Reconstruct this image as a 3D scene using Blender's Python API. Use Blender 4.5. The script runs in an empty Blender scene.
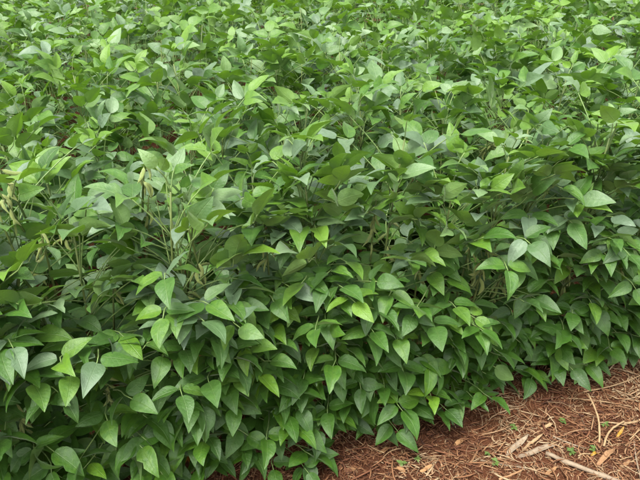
import bpy, math, random
import numpy as np
from mathutils import Vector, Matrix

scene = bpy.context.scene
R = math.radians
PI = math.pi

# ------------------------------------------------------------------ camera
CAM_H, PITCH, FPX = 1.40, R(28), 640.0            # focal length in photo pixels (640 wide)
cam_d = bpy.data.cameras.new('camera')
cam_d.sensor_width = 36.0
cam_d.lens = 36.0 * FPX / 640.0
cam_d.clip_start, cam_d.clip_end = 0.05, 1000
cam = bpy.data.objects.new('camera', cam_d)
scene.collection.objects.link(cam)
cam.location = (0, 0, CAM_H)
cam.rotation_euler = (R(90) - PITCH, 0, 0)
scene.camera = cam

# ------------------------------------------------------------------ sky, sun, exposure (bright overcast)
SUN_EL, SUN_AZ = R(65), R(-150)                     # azimuth measured from +Y towards +X
w = bpy.data.worlds.new('World'); scene.world = w; w.use_nodes = True
nt = w.node_tree; nt.nodes.clear()
sky = nt.nodes.new('ShaderNodeTexSky'); sky.sky_type = 'NISHITA'
sky.sun_disc = False; sky.sun_elevation = SUN_EL; sky.sun_rotation = SUN_AZ
sky.air_density = 1.0; sky.dust_density = 4.0; sky.ozone_density = 1.0
hs = nt.nodes.new('ShaderNodeHueSaturation'); hs.inputs['Saturation'].default_value = 0.10
bg = nt.nodes.new('ShaderNodeBackground'); bg.inputs['Strength'].default_value = 0.115
wo = nt.nodes.new('ShaderNodeOutputWorld')
nt.links.new(sky.outputs[0], hs.inputs['Color']); nt.links.new(hs.outputs[0], bg.inputs['Color'])
nt.links.new(bg.outputs[0], wo.inputs['Surface'])
sd = bpy.data.lights.new('sun', 'SUN'); sd.energy = 1.5; sd.angle = R(22); sd.color = (1, .96, .9)
sun = bpy.data.objects.new('sun', sd); scene.collection.objects.link(sun)
sun.location = (0, 0, 10)
sdir = Vector((math.sin(SUN_AZ) * math.cos(SUN_EL), math.cos(SUN_AZ) * math.cos(SUN_EL), math.sin(SUN_EL)))
sun.rotation_euler = sdir.to_track_quat('Z', 'Y').to_euler()
scene.view_settings.view_transform = 'Standard'
scene.view_settings.look = 'None'
scene.view_settings.gamma = 1.0
scene.view_settings.use_curve_mapping = False
scene.view_settings.exposure = 1.78
scene.cycles.max_bounces = 6; scene.cycles.diffuse_bounces = 2; scene.cycles.glossy_bounces = 2
scene.cycles.transmission_bounces = 4; scene.cycles.caustics_reflective = False; scene.cycles.caustics_refractive = False

# ------------------------------------------------------------------ helpers
col = scene.collection
rng = random.Random(11)
G = rng.gauss
U = rng.uniform
UP = Vector((0, 0, 1))

def link(name, data, parent=None):
    o = bpy.data.objects.new(name, data); col.objects.link(o)
    if parent: o.parent = parent
    return o

def tag(o, label=None, cat=None, group=None, kind=None):
    if label: o['label'] = label
    if cat: o['category'] = cat
    if group: o['group'] = group
    if kind: o['kind'] = kind
    return o

def mesh(name, v, f, mats=(), smooth=True, uv=None):
    m = bpy.data.meshes.new(name); m.from_pydata(v, [], f)
    for x in mats: m.materials.append(x)
    if smooth: m.polygons.foreach_set('use_smooth', [True] * len(m.polygons))
    if uv is not None:
        l = m.uv_layers.new(name='UVMap')
        idx = np.zeros(len(m.loops), int); m.loops.foreach_get('vertex_index', idx)
        l.data.foreach_set('uv', np.asarray(uv, float)[idx].ravel())
    return m

def ray(px, py):
    u, v = (px - 320) / FPX, (240 - py) / FPX
    c, s = math.cos(PITCH), math.sin(PITCH)
    return Vector((u, c + v * s, -s + v * c))

def on_z(px, py, z=0.0):                            # photo pixel -> point at height z
    r = ray(px, py); t = (z - CAM_H) / r.z
    return Vector((0, 0, CAM_H)) + r * t

def project(p):
    c, s = math.cos(PITCH), math.sin(PITCH)
    q = p - Vector((0, 0, CAM_H))
    d = q.y * c - q.z * s
    if d < .05: return (-9999, -9999)
    return (320 + FPX * q.x / d, 240 - FPX * (q.y * s + q.z * c) / d)

def tube(pts, rad, sides=5, cap=True):
    v, f = [], []
    n = len(pts)
    for i, p in enumerate(pts):
        t = (pts[min(i + 1, n - 1)] - pts[max(i - 1, 0)]).normalized()
        a = t.orthogonal().normalized() if abs(t.z) > .98 else t.cross(UP).normalized()
        b = t.cross(a)
        r = rad[i] if isinstance(rad, (list, tuple)) else rad
        for k in range(sides):
            an = 2 * PI * k / sides
            v.append(p + a * (math.cos(an) * r) + b * (math.sin(an) * r))
    for i in range(n - 1):
        for k in range(sides):
            k2 = (k + 1) % sides
            f.append((i * sides + k, i * sides + k2, (i + 1) * sides + k2, (i + 1) * sides + k))
    if cap:
        f.append(tuple(range(sides))[::-1]); f.append(tuple((n - 1) * sides + k for k in range(sides)))
    return v, f

# ------------------------------------------------------------------ materials
def newmat(name):
    m = bpy.data.materials.new(name); m.use_nodes = True
    t = m.node_tree
    return m, t, t.nodes['Principled BSDF'], t.nodes['Material Output']

def N(t, kind, **kw):
    n = t.nodes.new(kind)
    for k, v in kw.items():
        if k in ('operation', 'blend_type', 'data_type', 'noise_dimensions', 'feature', 'clamp'):
            setattr(n, k, v)
        else: n.inputs[k].default_value = v
    return n

def math_(t, op, a, b=None, c=None):
    n = t.nodes.new('ShaderNodeMath'); n.operation = op
    for i, x in enumerate((a, b, c)):
        if x is None: continue
        if isinstance(x, (int, float)): n.inputs[i].default_value = x
        else: t.links.new(x, n.inputs[i])
    return n.outputs[0]

def mixc(t, fac, a, b, mode='MIX'):
    n = t.nodes.new('ShaderNodeMix'); n.data_type = 'RGBA'; n.blend_type = mode
    for s, x in ((n.inputs[0], fac), (n.inputs[6], a), (n.inputs[7], b)):
        if isinstance(x, (int, float)): s.default_value = x
        elif isinstance(x, tuple): s.default_value = (*x, 1) if len(x) == 3 else x
        else: t.links.new(x, s)
    return n.outputs[2]

def ramp(t, fac, stops):
    n = t.nodes.new('ShaderNodeValToRGB'); e = n.color_ramp.elements
    while len(e) < len(stops): e.new(.5)
    for i, (p, c) in enumerate(stops):
        e[i].position = p; e[i].color = (*c, 1)
    t.links.new(fac, n.inputs[0])
    return n.outputs[0]

def leaf_material(name, dark, mid, young, vein, transl, yellow=False):
    m, t, bsdf, out = newmat(name)
    L = t.links.new
    oi = t.nodes.new('ShaderNodeObjectInfo')
    sep = t.nodes.new('ShaderNodeSeparateColor'); L(oi.outputs['Color'], sep.inputs[0])
    tc = t.nodes.new('ShaderNodeTexCoord')
    uvs = t.nodes.new('ShaderNodeSeparateXYZ'); L(tc.outputs['UV'], uvs.inputs[0])
    u, v = uvs.outputs[0], uvs.outputs[1]
    au = math_(t, 'ABSOLUTE', math_(t, 'SUBTRACT', u, .5))            # 0 at midrib .. 0.5
    # secondary veins: leave the midrib and sweep to the tip
    ph = math_(t, 'SUBTRACT', v, math_(t, 'MULTIPLY', au, .55))
    wv = math_(t, 'ABSOLUTE', math_(t, 'SINE', math_(t, 'MULTIPLY', ph, PI * 8.0)))
    v2 = math_(t, 'SUBTRACT', 1.0, math_(t, 'SMOOTH_MIN', math_(t, 'MULTIPLY', wv, 4.5), 1.0, .1))
    v2 = math_(t, 'MAXIMUM', v2, 0.0)
    mr = math_(t, 'MAXIMUM', math_(t, 'SUBTRACT', 1.0, math_(t, 'MULTIPLY', au, 34.0)), 0.0)
    vmask = math_(t, 'MAXIMUM', math_(t, 'MULTIPLY', v2, .22), math_(t, 'MULTIPLY', mr, .8))
    # tone of the leaf: age of the leaf (object colour), chance per leaflet, soft mottling
    cv = t.nodes.new('ShaderNodeCombineXYZ')
    L(u, cv.inputs[0]); L(math_(t, 'MULTIPLY', v, 1.7), cv.inputs[1]); L(math_(t, 'MULTIPLY', oi.outputs['Random'], 90.0), cv.inputs[2])
    mp = N(t, 'ShaderNodeTexNoise', Scale=4.0, Detail=1.0, Roughness=.5); L(cv.outputs[0], mp.inputs['Vector'])
    fine = N(t, 'ShaderNodeTexNoise', Scale=26.0, Detail=1.0); L(cv.outputs[0], fine.inputs['Vector'])
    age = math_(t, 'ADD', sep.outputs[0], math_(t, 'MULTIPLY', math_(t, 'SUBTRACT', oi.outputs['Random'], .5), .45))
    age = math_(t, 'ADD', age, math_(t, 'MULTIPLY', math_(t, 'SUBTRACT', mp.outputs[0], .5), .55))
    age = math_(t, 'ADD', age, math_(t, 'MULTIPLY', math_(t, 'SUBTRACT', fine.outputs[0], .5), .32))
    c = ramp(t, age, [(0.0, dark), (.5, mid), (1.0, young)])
    c = mixc(t, math_(t, 'MULTIPLY', vmask, .55), c, vein)
    # rust specks and pale nicks
    speck = math_(t, 'MULTIPLY', math_(t, 'GREATER_THAN', fine.outputs[0], .735), .5)
    c = mixc(t, speck, c, (.10, .085, .03))
    # underside is paler and matter
    painted_sheen = math_(t, 'MULTIPLY', sep.outputs[1], math_(t, 'ADD', .45, math_(t, 'ADD', math_(t, 'MULTIPLY', mp.outputs[0], .6), math_(t, 'MULTIPLY', fine.outputs[0], .5))))
    under0 = c
    c2 = mixc(t, painted_sheen, c, (.25, .32, .265))  # silvery sky reflection of the upper side, painted into the base colour
    geo = t.nodes.new('ShaderNodeNewGeometry')
    under = mixc(t, .55, c, (.14, .23, .07))
    cc = mixc(t, geo.outputs['Backfacing'], c2, under)
    L(cc, bsdf.inputs['Base Color'])
    rg = math_(t, 'ADD', math_(t, 'MULTIPLY', geo.outputs['Backfacing'], .25), .46)
    rg = math_(t, 'ADD', rg, math_(t, 'MULTIPLY', fine.outputs[0], .16))
    L(rg, bsdf.inputs['Roughness'])
    bsdf.inputs['Specular IOR Level'].default_value = .75
    bsdf.inputs['Sheen Weight'].default_value = .15
    bsdf.inputs['Sheen Roughness'].default_value = .3
    bsdf.inputs['Sheen Tint'].default_value = (.95, .93, .96, 1)
    # relief: sunk veins, quilted blade
    hgt = math_(t, 'SUBTRACT', math_(t, 'MULTIPLY', math_(t, 'SQRT', wv), .17), math_(t, 'MULTIPLY', mr, .5))
    hgt = math_(t, 'ADD', hgt, math_(t, 'MULTIPLY', fine.outputs[0], .55))
    hgt = math_(t, 'ADD', hgt, math_(t, 'MULTIPLY', mp.outputs[0], 1.2))
    bp = N(t, 'ShaderNodeBump', Strength=.45, Distance=.0022); L(hgt, bp.inputs['Height'])
    L(bp.outputs[0], bsdf.inputs['Normal'])
    tr = t.nodes.new('ShaderNodeBsdfTranslucent')
    tcol = mixc(t, .5, c, transl)
    L(mixc(t, math_(t, 'MULTIPLY', vmask, .4), tcol, (.10, .16, .03)), tr.inputs['Color']); L(bp.outputs[0], tr.inputs['Normal'])
    mx = t.nodes.new('ShaderNodeMixShader'); mx.inputs[0].default_value = .30
    L(bsdf.outputs[0], mx.inputs[1]); L(tr.outputs[0], mx.inputs[2]); L(mx.outputs[0], out.inputs['Surface'])
    return m

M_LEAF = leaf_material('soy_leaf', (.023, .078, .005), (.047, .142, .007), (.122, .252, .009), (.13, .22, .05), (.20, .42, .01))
M_YELLOW = leaf_material('yellowed_leaf', (.34, .11, .008), (.42, .20, .012), (.40, .28, .03), (.42, .28, .06), (.55, .28, .02))

def fibre_material(name, a, b, rough=.75, scale=40, bump=.3, rnd=True):
    m, t, bsdf, out = newmat(name); L = t.links.new
    tc = t.nodes.new('ShaderNodeTexCoord')
    oi = t.nodes.new('ShaderNodeObjectInfo')
    n = N(t, 'ShaderNodeTexNoise', Scale=scale, Detail=4.0, Roughness=.65); n.noise_dimensions = '4D'
    L(tc.outputs['Object'], n.inputs['Vector']); L(math_(t, 'MULTIPLY', oi.outputs['Random'], 40), n.inputs['W'])
    f = math_(t, 'ADD', math_(t, 'MULTIPLY', math_(t, 'SUBTRACT', n.outputs[0], .5), 2.0), .5)
    if rnd: f = math_(t, 'ADD', f, math_(t, 'MULTIPLY', math_(t, 'SUBTRACT', oi.outputs['Random'], .5), .7))
    L(ramp(t, f, [(0, a), (1, b)]), bsdf.inputs['Base Color'])
    bsdf.inputs['Roughness'].default_value = rough
    bp = N(t, 'ShaderNodeBump', Strength=bump, Distance=.002); L(n.outputs[0], bp.inputs['Height']); L(bp.outputs[0], bsdf.inputs['Normal'])
    return m

M_STEM = fibre_material('soy_stem', (.07, .11, .03), (.17, .22, .06), .6, 60)
M_PETIOLE = fibre_material('soy_petiole', (.10, .17, .04), (.20, .30, .08), .55, 60)
M_POD = fibre_material('soy_pod', (.14, .19, .04), (.28, .33, .09), .8, 90, .6)
for mm, sh in ((M_POD, .35), (M_PETIOLE, .15)):
    b = mm.node_tree.nodes['Principled BSDF']
    b.inputs['Sheen Weight'].default_value = sh; b.inputs['Sheen Tint'].default_value = (.9, .95, .7, 1)
M_STALK = fibre_material('dry_stalk', (.20, .12, .06), (.38, .27, .14), .8, 55)
M_STRAW = fibre_material('straw', (.15, .07, .03), (.32, .18, .085), .8, 30)
M_HUSK = fibre_material('husk', (.14, .095, .06), (.30, .235, .16), .8, 45)
M_DEAD = fibre_material('dead_leaf', (.15, .07, .03), (.38, .21, .09), .85, 30)

def soil_material():
    m, t, bsdf, out = newmat('red_soil'); L = t.links.new
    tc = t.nodes.new('ShaderNodeTexCoord')
    a = N(t, 'ShaderNodeTexNoise', Scale=5.0, Detail=6.0, Roughness=.65); L(tc.outputs['Object'], a.inputs['Vector'])
    b = N(t, 'ShaderNodeTexNoise', Scale=60.0, Detail=6.0, Roughness=.7); L(tc.outputs['Object'], b.inputs['Vector'])
    c = N(t, 'ShaderNodeTexVoronoi', Scale=95.0); L(tc.outputs['Object'], c.inputs['Vector'])
    base = ramp(t, a.outputs[0], [(.30, (.050, .017, .007)), (.52, (.11, .036, .014)), (.72, (.17, .066, .026))])
    base = mixc(t, math_(t, 'MULTIPLY', b.outputs[0], .8), base, (.060, .026, .012))
    g = ramp(t, c.outputs['Distance'], [(0, (.18, .080, .038)), (.5, (.07, .024, .010))])
    base = mixc(t, .35, base, g)
    L(base, bsdf.inputs['Base Color']); bsdf.inputs['Roughness'].default_value = .92
    bsdf.inputs['Specular IOR Level'].default_value = .2
    h = math_(t, 'ADD', b.outputs[0], math_(t, 'MULTIPLY', c.outputs['Distance'], .5))
    bp = N(t, 'ShaderNodeBump', Strength=.9, Distance=.012); L(h, bp.inputs['Height']); L(bp.outputs[0], bsdf.inputs['Normal'])
    return m
M_SOIL = soil_material()

# ------------------------------------------------------------------ ground: one sheet, fine near the field edge
TABS = {k: np.random.RandomState(k).rand(64, 64) for k in (1, 2, 3, 4)}
def vnoise(x, y, seed):
    tab = TABS[seed]
    xi, yi = np.floor(x).astype(int), np.floor(y).astype(int)
    fx, fy = x - xi, y - yi
    fx, fy = fx * fx * (3 - 2 * fx), fy * fy * (3 - 2 * fy)
    g = lambda a, b: tab[a % 64, b % 64]
    return (g(xi, yi) * (1 - fx) + g(xi + 1, yi) * fx) * (1 - fy) + (g(xi, yi + 1) * (1 - fx) + g(xi + 1, yi + 1) * fx) * fy

def ground_h(x, y):
    x, y = np.asarray(x, float), np.asarray(y, float)
    h = (vnoise(x * 5, y * 5, 1) - .5) * .030 + (vnoise(x * 17 + 3, y * 17, 2) - .5) * .016
    h += np.maximum(vnoise(x * 45, y * 45 + 9, 3) - .62, 0) * .035 + (vnoise(x * 90, y * 90, 4) - .5) * .004
    far = np.clip((np.hypot(x, y - 1) - 4) / 4, 0, 1)
    return h * (1 - far)

def axis(lo, hi, step, reach):
    a = list(np.arange(lo, hi, step)); s = step; b = [a[0]]; c = [a[-1]]
    while abs(b[-1]) < reach: s *= 1.35; b.append(b[-1] - s)
    s = step
    while abs(c[-1]) < reach: s *= 1.35; c.append(c[-1] + s)
    return np.array(b[::-1][:-1] + a + c[1:])
ax, ay = axis(-.9, 1.9, .0095, 300), axis(.75, 2.15, .0095, 300)
X, Y = np.meshgrid(ax, ay)
Z = ground_h(X, Y)
gv = np.stack([X, Y, Z], -1).reshape(-1, 3)
nx, ny = len(ax), len(ay)
ii = (np.arange(ny - 1)[:, None] * nx + np.arange(nx - 1)[None]).ravel()
gf = np.stack([ii, ii + 1, ii + nx + 1, ii + nx], -1)
ground = link('ground', mesh('ground', gv.tolist(), gf.tolist(), [M_SOIL]))
tag(ground, 'reddish brown bare soil of the field', 'ground', kind='structure')

# ------------------------------------------------------------------ leaflet shapes (shared by all leaflets)
PROFILE = [(t_, w_ * .94) for t_, w_ in [(0, .012), (.04, .105), (.11, .205), (.21, .275), (.33, .300), (.46, .288), (.60, .235), (.73, .175), (.85, .104), (.94, .050), (1, .006)]]
def leaflet_mesh(seed, fold, droop, asym=0.0, bite=None, mat=M_LEAF, rows=PROFILE, cross=(-1, -.55, 0, .55, 1), wide=1.0):
    r = random.Random(seed)
    v, f, uv = [], [], []
    p1, p2, am = r.uniform(0, 6), r.uniform(0, 6), r.uniform(.008, .022)
    side = r.uniform(-.05, .05); twist = r.uniform(-.35, .35); tipc = r.uniform(-.10, .06)
    for (t, wd) in rows:
        sway = side * math.sin(PI * t)
        for c in cross:
            ws = wd * wide * (1 + (asym if c > 0 else -asym) * (1 - t))
            if bite and c * bite[1] > 0 and abs(t - bite[0]) < .07: ws *= (.62 if abs(c) > .8 else .8)
            x = c * ws
            z = 1.3 * fold * abs(x) - .55 * fold * abs(x) * abs(c) - droop * (.10 * t * t + .58 * t ** 3) + tipc * max(0, t - .6) ** 2 * 2
            z += am * abs(c) * math.sin(t * 13 + (p1 if c > 0 else p2)) * (1 - t * .4)
            x2 = x * math.cos(twist * t) ; z += x * math.sin(twist * t)
            y = t - .04 * abs(c) * (1 - t) * (t > 0)
            y = y * (1 - .18 * abs(droop) * t)
            v.append((x2 + sway, y, z)); uv.append((.5 + c * .5 * min(1, wd / .3 + .05), t))
    k = len(cross)
    for i in range(len(rows) - 1):
        for j in range(k - 1):
            a = i * k + j
            f.append((a, a + 1, a + k + 1, a + k))
    return mesh('leaflet', v, f, [mat], uv=uv)

BITE = {1: (.46, 1), 5: (.73, -1)}
TERM = [leaflet_mesh(10 + i, fo, dr, 0, BITE.get(i), wide=w) for i, (fo, dr, w) in enumerate(
    [(.40, .26, 1.0), (.55, .36, .95), (.28, .44, 1.05), (.48, .18, .88), (-.15, .35, 1.0), (.75, .30, .95), (.35, .60, 1.0), (.6, .48, .92), (.3, .2, 1.08)])]
LATL = [leaflet_mesh(30 + i, fo, dr, a, BITE.get(i), wide=w) for i, (fo, dr, a, w) in enumerate(
    [(.40, .26, .14, 1.0), (.55, .38, .18, .96), (.28, .46, .12, 1.05), (.6, .2, .15, .86), (-.15, .32, .15, 1.0), (.4, .58, .14, .98), (.75, .34, .15, .94)])]
LATR = [leaflet_mesh(50 + i, fo, dr, -a, wide=w) for i, (fo, dr, a, w) in enumerate(
    [(.40, .26, .14, 1.0), (.55, .38, .18, .96), (.28, .46, .12, 1.05), (.6, .2, .15, .86), (-.15, .32, .15, 1.0), (.4, .58, .14, .98), (.75, .34, .15, .94)])]
YTERM = leaflet_mesh(80, .35, .3, 0, mat=M_YELLOW)
LOWROWS = [(0, .02), (.14, .23), (.36, .30), (.66, .21), (1, .0)]
LOW = [leaflet_mesh(90 + i, f_, d_, 0, rows=LOWROWS, cross=(-1, 0, 1)) for i, (f_, d_) in enumerate([(.3, .2), (.4, .35), (.1, .3)])]

def pod_mesh(seed):
    r = random.Random(seed); v, f = [], []
    n, k = 13, 7
    bend = r.uniform(.10, .22); nb = r.choice((2, 3, 3))
    for i in range(n):
        t = i / (n - 1)
        env = min(1, t * 5) ** .7 * min(1, (1 - t) * 3.2) ** .8
        bul = .78 + .22 * abs(math.sin(PI * nb * (t * .86 + .02)))
        wy = max(.006, .125 * env * bul); wz = max(.005, .075 * env * (bul ** 1.6))
        if t > .9: wy = max(.008, wy * .7)
        cx = bend * math.sin(PI * t)
        for j in range(k):
            a = 2 * PI * j / k
            v.append((cx + wy * math.cos(a), t, wz * math.sin(a)))
    for i in range(n - 1):
        for j in range(k):
            j2 = (j + 1) % k
            f.append((i * k + j, i * k + j2, (i + 1) * k + j2, (i + 1) * k + j))
    f.append(tuple(range(k))); f.append(tuple((n - 1) * k + j for j in range(k))[::-1])
    return mesh('pod', v, f, [M_POD])
PODS = [pod_mesh(i) for i in range(4)]

def frame(pos, a, n, s):
    y = a.normalized(); z = (n - y * n.dot(y)).normalized(); x = y.cross(z)
    m = Matrix(((x.x * s, y.x * s, z.x * s, pos.x), (x.y * s, y.y * s, z.y * s, pos.y), (x.z * s, y.z * s, z.z * s, pos.z), (0, 0, 0, 1)))
    return m

def rot(v, axis_, ang): return Matrix.Rotation(ang, 3, axis_) @ v

def heading(az, el): return Vector((math.cos(az) * math.cos(el), math.sin(az) * math.cos(el), math.sin(el)))

# ------------------------------------------------------------------ planting plan
ROW_A = R(21.5)
ROW_D = Vector((math.cos(ROW_A), math.sin(ROW_A), 0))
ROW_N = Vector((-math.sin(ROW_A), math.cos(ROW_A), 0))
ROW_0 = Vector((0, 1.425, 0)); ROW_GAP = .54
OUT_AZ = math.atan2(-ROW_N.y, -ROW_N.x)             # towards the bare soil

def trifoliate(J, az, pitch, size, roll, spread=1.0, lift=.02, flip=0.0):
    """leaflets of one leaf whose petiole ends at J: list of (which, matrix)"""
    A = heading(az, pitch); Nn = heading(az, pitch + PI / 2)
    Nn = rot(Nn, A, roll); S = A.cross(Nn)           # right-hand side
    out = []
    tl = size * U(.22, .38)
    T = J + A * tl
    a = (A + UP * G(-.02, .10) + S * G(0, .12)).normalized()
    nt_ = rot(Nn, a, G(0, .22))
    if rng.random() < flip: nt_ = rot(nt_, a, rng.choice((-1, 1)) * U(.8, 2.2))
    out.append(('t', frame(T, a, nt_, size)))
    for sg in (-1, 1):
        an = U(1.2, 1.62) * spread
        a = (A * math.cos(an) + S * (sg * math.sin(an)) + UP * G(lift, .16)).normalized()
        n = rot(Nn, a, G(0, .26))
        if rng.random() < flip: n = rot(n, a, sg * U(.8, 1.9))
        out.append(('l' if sg < 0 else 'r', frame(J + a * .006, a, n, size * U(.86, .98))))
    return T, out

def petiole(P, az, el, length, sag):
    pts, p = [P.copy()], P.copy(); n = 5
    for i in range(n):
        e = el + sag * (.5 - (i + .5) / n)
        p = p + heading(az + .1 * math.sin(i), e) * (length / n); pts.append(p.copy())
    return pts

POD_SPOTS = [(6, 200, 7), (8, 226, 5), (48, 262, 4), (149, 192, 6), (153, 226, 3), (198, 238, 3), (203, 276, 5), (375, 226, 4),
             (372, 250, 3), (267, 264, 5), (470, 262, 4), (480, 281, 5), (552, 196, 4), (118, 312, 3), (418, 285, 3)]
def on_row(px, py, off):                            # photo pixel -> point on the upright plane through the outermost row
    r = ray(px, py); o = Vector((0, 0, CAM_H)); n = ROW_N
    return o + r * ((ROW_0 + n * off - o).dot(n) / r.dot(n))
POD_AT = [(px, py, k, on_row(px, py, -.09)) for px, py, k in POD_SPOTS]

def hides_pods(loc, lf):
    for w_, m in lf:
        for t in (.12, .35, .6, .85):
            for c in (-.2, .2):
                q = project(loc + m @ Vector((c, t, 0)))
                for px, py, k, P in POD_AT:
                    if (q[0] - px) ** 2 / 40 + (q[1] - py - 3) ** 2 / 140 < 1 and (loc + m.translation - P).dot(ROW_N) < .03: return True
    return False

def plan_plant(h, row, full):
    """geometry of one plant with its foot at the origin"""
    lean = Vector((G(0, .05), G(0, .05), 0))
    if row == 0: lean += -ROW_N * .06
    stem = []
    ph = U(0, 6)
    for i in range(9):
        t = i / 8
        stem.append(Vector((lean.x * t + .010 * math.sin(ph + 5 * t), lean.y * t + .010 * math.cos(ph + 4 * t), -.03 + (h + .03) * t)))
    def at(z):
        t = max(0, min(.999, (z + .03) / (h + .03))) * 8; i = int(t)
        return stem[i].lerp(stem[i + 1], t - i)
    leaves, pods = [], []
    nn = 17 if full else 14
    z0 = .05 if full else .14
    az = U(0, 6.28)
    for k in range(nn):
        t = k / (nn - 1)
        z = z0 + (h - z0) * t ** .92 + G(0, .008)
        rel = z / h
        per = 1
        if row == 0 and rel < .36: per = 5
        elif row == 0 and rel < .80: per = 6
        elif row == 1 and rel < .55: per = 5
        elif row < 3 and rel < .88: per = 3
        elif rel < .9: per = 2
        for q in range(per):
            az += 2.4 + G(0, .35)
            a = az
            if row == 0 and rel < .86 and rng.random() < .76: a = OUT_AZ + G(0, .95)
            if rel > .93:
                pl, el, size = U(.03, .08), R(G(72, 10)), U(.050, .075)
            elif rel > .7:
                pl, el, size = U(.10, .21), R(G(50, 13)), U(.080, .112)
            elif rel > .4:
                pl, el, size = U(.13, .25), R(G(36, 12)), U(.078, .102)
            else:
                pl, el, size = U(.09, .19), R(G(18, 12)), U(.080, .108)
            if row == 0 and rel < .7:
                pl *= .80
            elif row and rel <= .7: pl *= 1.12; size *= 1.06
            if rel > .7: pitch = R(G(34, 20)); roll = R(G(0, 20))
            elif row == 0: pitch = R(G(-9 if rel < .4 else 2, 12)); roll = R(G(0, 14))
            else: pitch = R(G(10, 18)); roll = R(G(0, 18))
            if row == 0: size *= .80
            else: size *= .86
            P = at(z)
            pts = petiole(P, a, el, pl, R(U(10, 40)))
            J = pts[-1]
            if J.z < .05: continue
            if row == 0 and rel <= .7:               # tip must stay off the ground
                lo = J.z - size * 1.3
                if lo < .0: pitch = max(pitch, -math.asin(max(0, min(1, (J.z - .02) / (size * 1.35)))))
            a2 = a + G(0, .25)
            T, lf = trifoliate(J, a2, pitch, size, roll, 1.0, .50 if rel > .7 else (.03 if row == 0 else .18), .08 if rel > .7 else .02)
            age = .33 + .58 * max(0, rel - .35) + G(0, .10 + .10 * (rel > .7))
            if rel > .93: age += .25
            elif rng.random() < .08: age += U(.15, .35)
            leaves.append((pts, T, lf, age, rel, (a2, pitch, size, roll)))
        if full and .28 < rel < .78 and rng.random() < (.75 if row == 0 else .4):
            P = at(z)
            for q in range(rng.choice((2, 3, 3, 4))):
                pa = U(0, 6.28) if row else OUT_AZ + G(0, 1.0)
                d = heading(pa, R(G(-48, 22)))
                pods.append((frame(P + heading(pa, 0) * .004 + UP * G(0, .008), d, heading(U(0, 6.28), .2), U(.036, .052))))
    return stem, leaves, pods

TRI = {'t': TERM, 'l': LATL, 'r': LATR}
counts = dict(plants=0, leaflets=0, pods=0)

def painted_sheen_of(rel):  # amount of painted silver sky sheen, mostly for leaves high on the plant
    if rel > .62 and rng.random() < .40: return U(.12, .52)
    return U(0, .06) if rel > .4 else 0.0

def build_leaf(root, pts, T, lf, age, mat_over=None, rel=0):
    base = pts[0]
    v, f = tube([p - base for p in pts] + [T - base], [.0017] + [.0014] * (len(pts) - 2) + [.0013, .0009], 5)
    lo = link('leaf', mesh('leaf', v, f, [M_PETIOLE]), root)
    lo.location = base
    off = Matrix.Translation(-base)
    for which, m in lf:
        me = YTERM if mat_over else rng.choice(TRI[which])
        o = link('leaflet', me, lo)
        o.matrix_local = off @ m
        g = max(0, min(1, age + G(0, .06)))
        o.color = (g, painted_sheen_of(rel), 0, 1)
        counts['leaflets'] += 1
    return lo

WHOLE = []
def whole_leaf(k):
    # a trifoliate leaf as one shared mesh: petiole end at origin, pointing along +Y, normal +Z
    T, lf = trifoliate(Vector((0, 0, 0)), PI / 2, 0, 1.0, 0, lift=.34, flip=.08)
    v, f = tube([Vector((0, -2.0, -1.3)), Vector((0, -1.2, -.62)), Vector((0, -.5, -.16)), Vector((0, 0, 0)), T], [.018, .016, .015, .013, .009], 4, False)
    v = [tuple(x) for x in v]; mi = [1] * len(f); uv = [(.5, .5)] * len(v)
    for which, m in lf:
        me = rng.choice(TRI[which]); n0 = len(v)
        v += [tuple(m @ x.co) for x in me.vertices]
        f += [tuple(i + n0 for i in p.vertices) for p in me.polygons]
        mi += [0] * len(me.polygons)
        uvl = me.uv_layers[0].data; tmp = {}
        for l in me.loops: tmp[l.vertex_index] = tuple(uvl[l.index].uv)
        uv += [tmp[i] for i in range(len(me.vertices))]
    m = mesh('leaf', v, f, [M_LEAF, M_PETIOLE], uv=uv)
    m.polygons.foreach_set('material_index', mi)
    return m
WHOLE = [whole_leaf(k) for k in range(48)]

def build_plant(loc, h, row, full, label, group):
    root = link('soybean_plant', None)
    root.empty_display_size = .05
    root.location = loc
    tag(root, label, 'plant', group)
    stem, leaves, pods = plan_plant(h, row, full)
    v, f = tube(stem, [.0052 - .0032 * i / 8 for i in range(9)], 6)
    link('stem', mesh('stem', v, f, [M_STEM]), root)
    if row == 0:
        leaves = [L_ for L_ in leaves if not hides_pods(root.location, L_[2])]
    for L_ in leaves:
        if row < 3: build_leaf(root, *L_[:4], rel=L_[4]); continue
        o = link('leaf', rng.choice(WHOLE), root)
        J, (az, pitch, size, roll) = L_[0][-1], L_[5]
        A = heading(az, pitch)
        o.matrix_local = frame(J, A, rot(heading(az, pitch + PI / 2), A, roll), size)
        g = max(0, min(1, L_[3] + G(0, .08))); o.color = (g, painted_sheen_of(L_[4]), 0, 1)
        counts['leaflets'] += 3
    for m in pods:
        o = link('pod', rng.choice(PODS), root); o.matrix_local = m; counts['pods'] += 1
    counts['plants'] += 1
    return root

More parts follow.
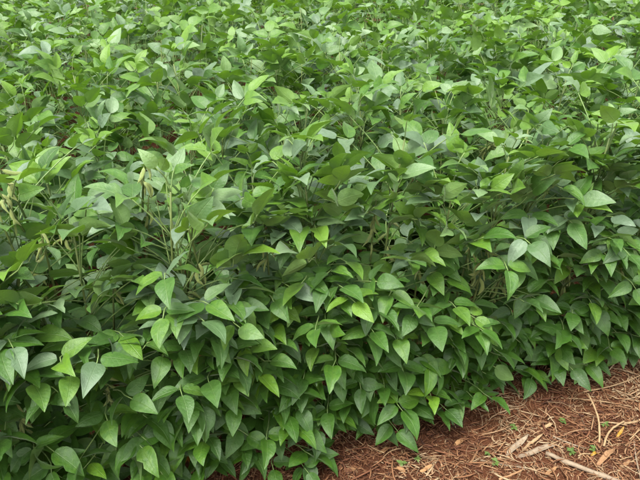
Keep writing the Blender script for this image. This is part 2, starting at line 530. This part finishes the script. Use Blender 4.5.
ORD = ['outermost', 'second', 'third', 'fourth', 'fifth', 'sixth', 'seventh', 'eighth', 'ninth', 'tenth']
far_spots = []
for r_ in range(0, 24):
    step = .11 if r_ == 0 else (.14 if r_ < 3 else .158)
    s = -9.0
    while s < 11.0:
        s += step * U(.75, 1.25)
        p = ROW_0 + ROW_N * (ROW_GAP * r_ + G(0, .03)) + ROW_D * s
        if abs(p.x) > 8 + .3 * p.y or p.y < -1.6: continue
        if (p - Vector((0, 0, 0))).length < .55: continue
        q = project(p + UP * .8); q0 = project(p + UP * .25)
        vis = -75 < q[0] < 715 and q[1] > -28 and p.y > .5
        if r_ == 0: vis = vis or (-110 < q0[0] < 750 and p.y > .5)
        gz = float(ground_h(p.x, p.y)); p.z = gz
        h = G(.85 if r_ == 0 else (.79 if r_ == 1 else .82), .035)
        if vis:
            if r_ == 0:
                lab = 'soybean plant of the outermost row, its lower leaves hanging over the bare soil'
                grp = 'outermost soybean row along the bare soil'
            elif r_ < 3:
                lab = 'soybean plant in the %s row from the bare soil' % ORD[r_]
                grp = '%s soybean row' % ORD[r_]
            else:
                lab = 'soybean plant in the closed canopy behind the third row'
                grp = 'soybean plants of the closed canopy'
            build_plant(p, h, r_, r_ < 2, lab, grp)
        elif p.y < 8.5 and abs(p.x) < 4.2:
            far_spots.append((p, r_))

row0 = [o for o in col.objects if o.name.startswith('soybean_plant') and o.get('group', '').startswith('outermost')]
podded, yellowed = {}, {}
for px, py, k, P in POD_AT:
    host = min(row0, key=lambda o: abs((o.location - P).dot(ROW_D)))
    podded.setdefault(host.name, []).append(py)
    base = P - host.location + UP * .02
    # the side branch that carries the cluster
    root_p = Vector((base.x * .15, base.y * .15, max(.03, base.z - .22)))
    pts = [root_p.lerp(base + UP * .05, t) + UP * (.02 * math.sin(PI * t)) for t in (0, .25, .5, .75, 1)]
    v, f = tube(pts, [.0032, .003, .0026, .0022, .0014], 5)
    link('branch', mesh('branch', v, f, [M_STEM]), host)
    for q in range(k):
        pa = OUT_AZ + G(0, 1.1)
        d = heading(pa, R(G(-58, 20)))
        o = link('pod', rng.choice(PODS), host)
        o.matrix_local = frame(pts[-1].lerp(pts[2], U(0, .6)) + heading(pa, 0) * .002, d, heading(U(0, 6.28), .2), U(.031, .041))
for px, py, n_ in ((632, 252, 2), (186, 445, 1), (197, 352, 1), (190, 441, 1)):      # yellowed leaves low in the row
    P = on_row(px, py, -.13 if n_ > 1 else -.01)
    host = min(row0, key=lambda o: abs((o.location - P).dot(ROW_D)))
    yellowed.setdefault(host.name, []).append(py)
    J = P - host.location
    root_p = Vector((0, 0, max(.05, J.z - .06)))
    pts = [root_p.lerp(J, t) + UP * (.03 * math.sin(PI * t)) for t in (0, .25, .5, .75, 1)]
    T, lf = trifoliate(J, OUT_AZ + G(0, .5), R(-5), .055, R(G(0, 15)))
    lo = build_leaf(host, pts, T, lf[:n_], .4, True); lo['label'] = 'old yellowed leaf'

MARKS = [((530, 455), 'the pale husks'), ((590, 425), 'the leaning tan stalk'), ((440, 465), 'the curved reddish straw'), ((402, 468), 'the tiny weeds on bare soil'), ((636, 440), 'the straw tangle')]
MARKS = [(on_z(*p), n_) for p, n_ in MARKS]
used_l = {}
for o in sorted(row0, key=lambda q: q.location.dot(ROW_D)):
    parts_ = []
    ys = sorted(podded.get(o.name, []))
    if ys:
        where = 'high on its stem' if ys[-1] < 240 else ('low on its stem' if ys[0] > 255 else 'at half height')
        parts_.append(('pod cluster ' if len(ys) == 1 else '%s pod clusters ' % ('two' if len(ys) == 2 else 'several')) + where)
    if o.name in yellowed: parts_.append('a yellowed leaf ' + ('near the soil' if min(yellowed[o.name]) > 300 else 'at half height'))
    d, m_ = min(((o.location - p).dot(ROW_D) ** 2, n_) for p, n_ in MARKS)
    near = d < .0064
    t_ = 'outermost row soybean plant'
    if parts_: t_ += ' with ' + ' and '.join(parts_)
    if near and len(t_.split()) < 9: t_ += ', standing behind ' + m_
    near = near or False
    if not parts_ and not near: t_ += ', green leaves only, hanging over the bare soil'
    o['label'] = ' '.join(t_.split()[:4] + ['with'] + parts_[0].split()) if len(t_.split()) > 16 else t_

# rest of the field, out of the frame: one mass of leaves
protos = []
for k in range(7):
    stem, leaves, pods = plan_plant(G(.80, .03), 3, False)
    vs, fs, us, n = [], [], [], 0
    for pts, T, lf, age, rel, _ in leaves:
        for which, m in lf:
            me = LOW[rng.randrange(3)]
            for v_ in me.vertices: vs.append(m @ v_.co)
            for p_ in me.polygons: fs.append([i + n for i in p_.vertices])
            us += [(.5 + .5 * c, t) for t, _ in LOWROWS for c in (-1, 0, 1)]
            n += len(me.vertices)
    protos.append((np.array(vs), np.array(fs), np.array(us)))
V, F, UVs, n = [], [], [], 0
for p, r_ in far_spots:
    pv, pf, pu = protos[rng.randrange(7)]
    a = U(0, 6.28); c, s = math.cos(a), math.sin(a)
    q = pv @ np.array([[c, s, 0], [-s, c, 0], [0, 0, 1]]) * U(.92, 1.06) + np.array(p)
    V.append(q); F.append(pf + n); UVs.append(pu); n += len(pv)
rest = link('soybean_field', mesh('soybean_field', np.concatenate(V).tolist(), np.concatenate(F).tolist(), [M_LEAF], uv=np.concatenate(UVs)))
rest.color = (.5, .15, 0, 1)
tag(rest, 'dense mass of soybean foliage continuing beyond the nearer rows', 'crop', kind='stuff')

# ------------------------------------------------------------------ litter on the bare soil
def tone_material(name, stops, rough=.85):
    m, t, bsdf, out = newmat(name); L = t.links.new
    at_ = t.nodes.new('ShaderNodeAttribute'); at_.attribute_name = 'tone'
    tc = t.nodes.new('ShaderNodeTexCoord')
    n = N(t, 'ShaderNodeTexNoise', Scale=120.0, Detail=2.0); L(tc.outputs['Object'], n.inputs['Vector'])
    f = math_(t, 'ADD', at_.outputs['Fac'], math_(t, 'MULTIPLY', math_(t, 'SUBTRACT', n.outputs[0], .5), .35))
    L(ramp(t, f, stops), bsdf.inputs['Base Color']); bsdf.inputs['Roughness'].default_value = rough
    return m
M_LITTER = tone_material('litter', [(0, (.045, .015, .007)), (.35, (.13, .046, .018)), (.7, (.23, .11, .047)), (1, (.36, .26, .15))])

def gz(x, y): return float(ground_h(x, y))

def straw_pts(c, az, L_, bend, lift=.003, tilt=0.0, n=5):
    h0 = gz(c.x, c.y); pts = []
    ex = [gz(c.x + math.cos(az) * L_ * s_, c.y + math.sin(az) * L_ * s_) for s_ in (-.5, .5)]
    for i in range(n):
        t = i / (n - 1) - .5
        x, y = L_ * t, bend * L_ * (t * t - .1)
        p = Vector((c.x + math.cos(az) * x - math.sin(az) * y, c.y + math.sin(az) * x + math.cos(az) * y, 0))
        p.z = ex[0] * (.5 - t) + ex[1] * (.5 + t) + lift + tilt * (t + .5) * L_
        pts.append(p)
    return pts

def strip(pts, wd, rol):                           # a thin flat blade of straw with thickness
    v, f = [], []
    n = len(pts); th = .0006
    for i, p in enumerate(pts):
        t = (pts[min(i + 1, n - 1)] - pts[max(i - 1, 0)]).normalized()
        a = t.cross(UP).normalized(); a = rot(a, t, rol); b = a.cross(t)
        w_ = wd * (.35 + .65 * math.sin(PI * (.12 + .76 * i / (n - 1))))
        v += [p - a * w_, p + b * (th + w_ * .35), p + a * w_, p - b * th]
    for i in range(n - 1):
        for k in range(4):
            k2 = (k + 1) % 4
            f.append((i * 4 + k, i * 4 + k2, i * 4 + 4 + k2, i * 4 + 4 + k))
    f += [(3, 2, 1, 0), tuple((n - 1) * 4 + k for k in range(4))]
    return v, f

V, F, TN, n = [], [], [], 0
for i in range(38000):                              # fine litter: broken fibres, chaff, bits of leaf
    q = Vector((U(-.75, 1.75), U(.80, 2.05), 0))
    e = (q - ROW_0).dot(ROW_N)
    if e > .25 or q.x < -.3 and e < -.3 and rng.random() < .5: continue
    pq = project(q)
    if (pq[0] < 200 or pq[0] > 680 or pq[1] > 510) and rng.random() < .7: continue
    big = rng.random() < .10
    L_ = U(.008, .040) if not big else U(.05, .13)
    if rng.random() < .40:
        v, f = strip(straw_pts(q, U(0, 6.28), L_ * .8, G(0, .4), U(.001, .010), G(0, .15), 4), U(.0012, .0035), G(0, .5))
    else:
        v, f = tube(straw_pts(q, U(0, 6.28), L_, G(0, .6), U(.000, .012), G(0, .12)), U(.0004, .0011), 3, False)
    V += v; F += [[a + n for a in x] for x in f]; n += len(v)
    tn = max(0, min(1, G(.22 + .55 * float(vnoise(q.x * 7, q.y * 7, 2)) + .20 * min(1, max(0, q.x - .2) / .6), .22)))
    TN += [tn] * len(v)
me = mesh('straw_litter', V, F, [M_LITTER])
me.attributes.new('tone', 'FLOAT', 'POINT').data.foreach_set('value', TN)
tag(link('straw_litter', me), 'fine reddish straw litter and chaff strewn over the soil', 'litter', kind='stuff')

# clods and crumbs of soil
def clod_mesh(seed):
    r = random.Random(seed); v, f = [], []
    k, rows = 7, 4
    for i in range(rows):
        th = PI * (i + .5) / rows
        for j in range(k):
            ph = 2 * PI * j / k
            d = r.uniform(.7, 1.2)
            v.append((math.sin(th) * math.cos(ph) * d, math.sin(th) * math.sin(ph) * d * .85, math.cos(th) * d * .65))
    for i in range(rows - 1):
        for j in range(k):
            j2 = (j + 1) % k
            f.append((i * k + j, (i + 1) * k + j, (i + 1) * k + j2, i * k + j2))
    f.append(tuple(range(k))); f.append(tuple((rows - 1) * k + j for j in range(k))[::-1])
    return np.array(v), f
CL = [clod_mesh(i) for i in range(6)]
V, F, TN, n = [], [], [], 0
for i in range(1500):
    q = Vector((U(-.75, 1.75), U(.80, 2.05), 0))
    if (q - ROW_0).dot(ROW_N) > .25: continue
    cv, cf = CL[rng.randrange(6)]
    s_ = U(.002, .006) if rng.random() < .93 else U(.007, .012)
    a = U(0, 6.28); c, s = math.cos(a), math.sin(a)
    vv = cv @ np.array([[c, s, 0], [-s, c, 0], [0, 0, 1]]) * s_ + np.array((q.x, q.y, gz(q.x, q.y) + s_ * .3))
    V += vv.tolist(); F += [[x + n for x in ff] for ff in cf]; n += len(vv)
tag(link('soil_crumbs', mesh('soil_crumbs', V, F, [M_SOIL])), 'small reddish crumbs and clods of soil on the ground', 'soil', kind='stuff')

# single dry stalks and husks one can pick out
def stalk(p0, p1, r0, r1, z0=0, z1=0, label='', bend=.03, mat=M_STALK, name='dry_stalk', grp=None, sides=8, nodes=0):
    a, b = on_z(*p0), on_z(*p1)
    a.z = gz(a.x, a.y) + r0 + z0; b.z = gz(b.x, b.y) + r1 + z1
    s_ = (b - a).cross(UP).normalized(); L_ = (b - a).length
    o = link(name, None); o.location = (a.x, a.y, gz(a.x, a.y))
    pts, rad = [], []
    nseg = 12
    for i in range(nseg):
        t = i / (nseg - 1)
        pts.append(a.lerp(b, t) - o.location + s_ * (bend * L_ * math.sin(PI * t)) + Vector((G(0, 1), G(0, 1), G(0, 1))) * r0 * .12)
        rr = r0 + (r1 - r0) * t
        if nodes and i in (3, 8): rr *= 1.25
        rad.append(rr * U(.9, 1.1))
    v, f = tube(pts, rad, sides)
    me = mesh(name, v, f, [mat])
    o2 = bpy.data.objects.new(name, me); col.objects.link(o2); o2.location = o.location
    bpy.data.objects.remove(o); o2.name = name
    tag(o2, label, 'stalk' if name == 'dry_stalk' else 'straw', grp)
    return o2

stalk((544, 457), (625, 488), .0068, .0058, 0, .002, 'thick pale dry stalk lying on the litter in front of the pale husk', .02, M_HUSK, nodes=1)
stalk((598, 447), (584, 409), .0030, .0024, 0, .045, 'tan dry stalk leaning up towards the hanging leaves', .08, nodes=1)
stalk((480, 462), (529, 471), .0026, .0020, .004, .004, 'thin straight pale straw lying beside the husk', .01, M_HUSK)
stalk((552, 441), (585, 451), .0024, .0018, .004, .004, 'short pale straw lying between husk and leaning stalk', .03, M_HUSK)
stalk((633, 424), (641, 486), .0022, .0022, .006, .006, 'long thin bleached stem crossing the straw tangle', .03, M_HUSK)
stalk((603, 449), (622, 428), .0034, .0026, .002, .02, 'crooked tan twig beside the yellow scrap of leaf', -.10)
stalk((622, 428), (645, 420), .0034, .0030, .01, .01, 'crooked tan twig end by the long bleached stem', .06)
stalk((432, 459), (452, 484), .0032, .0024, .002, .002, 'curved reddish straw on the bare soil near the small seedlings', -.12, M_STRAW)
stalk((285, 482), (306, 466), .0030, .0022, .002, .004, 'reddish twig poking out from under the lowest leaves', .05, M_STRAW)
stalk((470, 466), (479, 446), .0030, .0026, .002, .002, 'short reddish brown stick on the soil beside seedlings', .02, M_STRAW)
stalk((498, 484), (522, 472), .0034, .0026, .002, .002, 'short orange brown stick lying below the thin straight straw', .02, M_STRAW)
stalk((582, 398), (645, 376), .0024, .0018, .010, .010, 'thin straw under the hanging leaves of the outermost row', .04)
stalk((560, 402), (630, 410), .0022, .0018, .006, .010, 'long thin straw behind the leaning tan stalk', -.04)
for i in range(48):
    px, py = (U(545, 640), U(428, 484)) if i % 3 else (U(340, 600), U(440, 484))
    an = U(0, 6.28); l_ = U(8, 26)
    stalk((px, py), (px + math.cos(an) * l_, py + math.sin(an) * l_ * .6), U(.0012, .0022), U(.001, .0016), U(.002, .014), U(.002, .014),
          'loose bleached straw lying on the reddish litter', G(0, .09), M_STRAW if i % 2 else M_STALK, 'straw', 'loose straws on the litter', 5)

def husk(p0, p1, wd, lift, label, mat=M_HUSK, name='husk', cat='husk', curl=.5):
    a, b = on_z(*p0), on_z(*p1)
    base = Vector((a.x, a.y, gz(a.x, a.y)))
    s_ = (b - a).cross(UP).normalized(); L_ = (b - a).length
    v, f = [], []
    n, k = 10, 5
    for layer in (0, 1):
        for i in range(n):
            t = i / (n - 1); c = a.lerp(b, t)
            w_ = wd * (math.sin(PI * min(1, .08 + .9 * t)) ** .6) * U(.92, 1.06)
            for j in range(k):
                x = j / (k - 1) * 2 - 1
                p = c + s_ * (x * w_)
                p.z = gz(c.x, c.y) + .004 + lift * t + w_ * curl * x * x + .001 * math.sin(9 * t + 4 * x) - layer * .0012
                v.append(p - base)
    m = n * k
    for i in range(n - 1):
        for j in range(k - 1):
            q = i * k + j
            f.append((q, q + 1, q + k + 1, q + k)); f.append((m + q, m + q + k, m + q + k + 1, m + q + 1))
    rim = [j for j in range(k)] + [i * k + k - 1 for i in range(1, n)] + [(n - 1) * k + j for j in range(k - 2, -1, -1)] + [i * k for i in range(n - 2, 0, -1)]
    for x, y in zip(rim, rim[1:] + rim[:1]): f.append((x, x + m, y + m, y))
    o = link(name, mesh(name, v, f, [mat])); o.location = base; o.color = (.55, 0, 0, 1)
    return tag(o, label, cat)
husk((515, 460), (556, 450), .0085, .006, 'large pale split husk lying on the reddish litter')
husk((506, 458), (527, 440), .0085, .006, 'greyish weathered husk behind the large pale husk')
husk((522, 452), (541, 443), .0045, .014, 'small tan husk sliver tilted between the two larger husks', M_STALK)
husk((596, 470), (614, 452), .0080, .008, 'weathered brown husk beside the straw tangle', M_STRAW)
husk((540, 434), (552, 428), .0055, .010, 'orange tan scrap of dead leaf behind the husks', M_STALK, 'dead_leaf', 'leaf')
husk((536, 430), (543, 424), .0065, .004, 'reddish curled dead leaf near the plant bases', M_DEAD, 'dead_leaf', 'leaf')
husk((616, 440), (622, 433), .0045, .020, 'bright yellow scrap of leaf held up by twigs', M_YELLOW, 'yellow_leaf', 'leaf', .2)
husk((590, 459), (600, 455), .0050, .006, 'yellow green fallen leaf scrap near the leaning stalk', M_YELLOW, 'yellow_leaf', 'leaf', .2)
for p0, p1 in (((380, 455), (390, 448)), ((420, 474), (432, 470)), ((545, 476), (556, 470)), ((455, 445), (463, 440)), ((345, 474), (356, 470)), ((618, 474), (628, 466)), ((396, 470), (405, 476))):
    husk(p0, p1, U(.005, .008), .005, 'small brown dead leaf curled on the reddish litter', M_DEAD, 'dead_leaf', 'leaf', .6)['group'] = 'brown dead leaves on the litter'

# small green seedlings
M_SEED = leaf_material('seedling_leaf', (.06, .13, .02), (.10, .18, .03), (.15, .23, .04), (.16, .24, .06), (.22, .36, .03))
SEED = [leaflet_mesh(200 + i, .2, .3, 0, mat=M_SEED, rows=LOWROWS, cross=(-1, 0, 1)) for i in range(3)]
for px, py, sz, lab in ((562, 425, 1.0, 'tiny green seedling near the leaning tan stalk'), (570, 456, 1.2, 'tiny green weed beside the thick pale stalk'),
                        (402, 468, 1.2, 'tiny green weed on the bare soil below the hanging leaves'), (417, 461, .9, 'tiny green seedling beside a curved reddish straw'),
                        (487, 456, 1.0, 'tiny green seedling behind the thin straight straw'), (495, 466, 1.2, 'tiny dark green weed at the thin straight straw'),
                        (512, 433, 1.2, 'tiny green weed at the foot of the plants behind the husks'), (604, 428, .9, 'tiny green seedling by the crooked twig'),
                        (592, 452, .9, 'tiny green weed at the foot of the leaning stalk')):
    p = on_z(px, py); p.z = gz(p.x, p.y)
    root = link('weed_seedling', None); root.location = p; root.empty_display_size = .02
    tag(root, lab, 'weed', 'seedlings on the bare soil')
    v, f = tube([Vector((0, 0, -.004)), Vector((.001, 0, .008)), Vector((0, .001, .016 * sz))], .0009, 5)
    link('stem', mesh('stem', v, f, [M_PETIOLE]), root)
    a0 = U(0, 6)
    for k in range(6):
        a = a0 + k * 1.1 + G(0, .15); el = R(G(15, 14))
        o = link('leaf', rng.choice(SEED), root)
        o.matrix_local = frame(Vector((0, 0, (.008 + .0014 * k) * sz)), heading(a, el), heading(a, el + PI / 2), U(.010, .017) * sz)
        g = U(.3, .8); o.color = (g, 0, 0, 1)
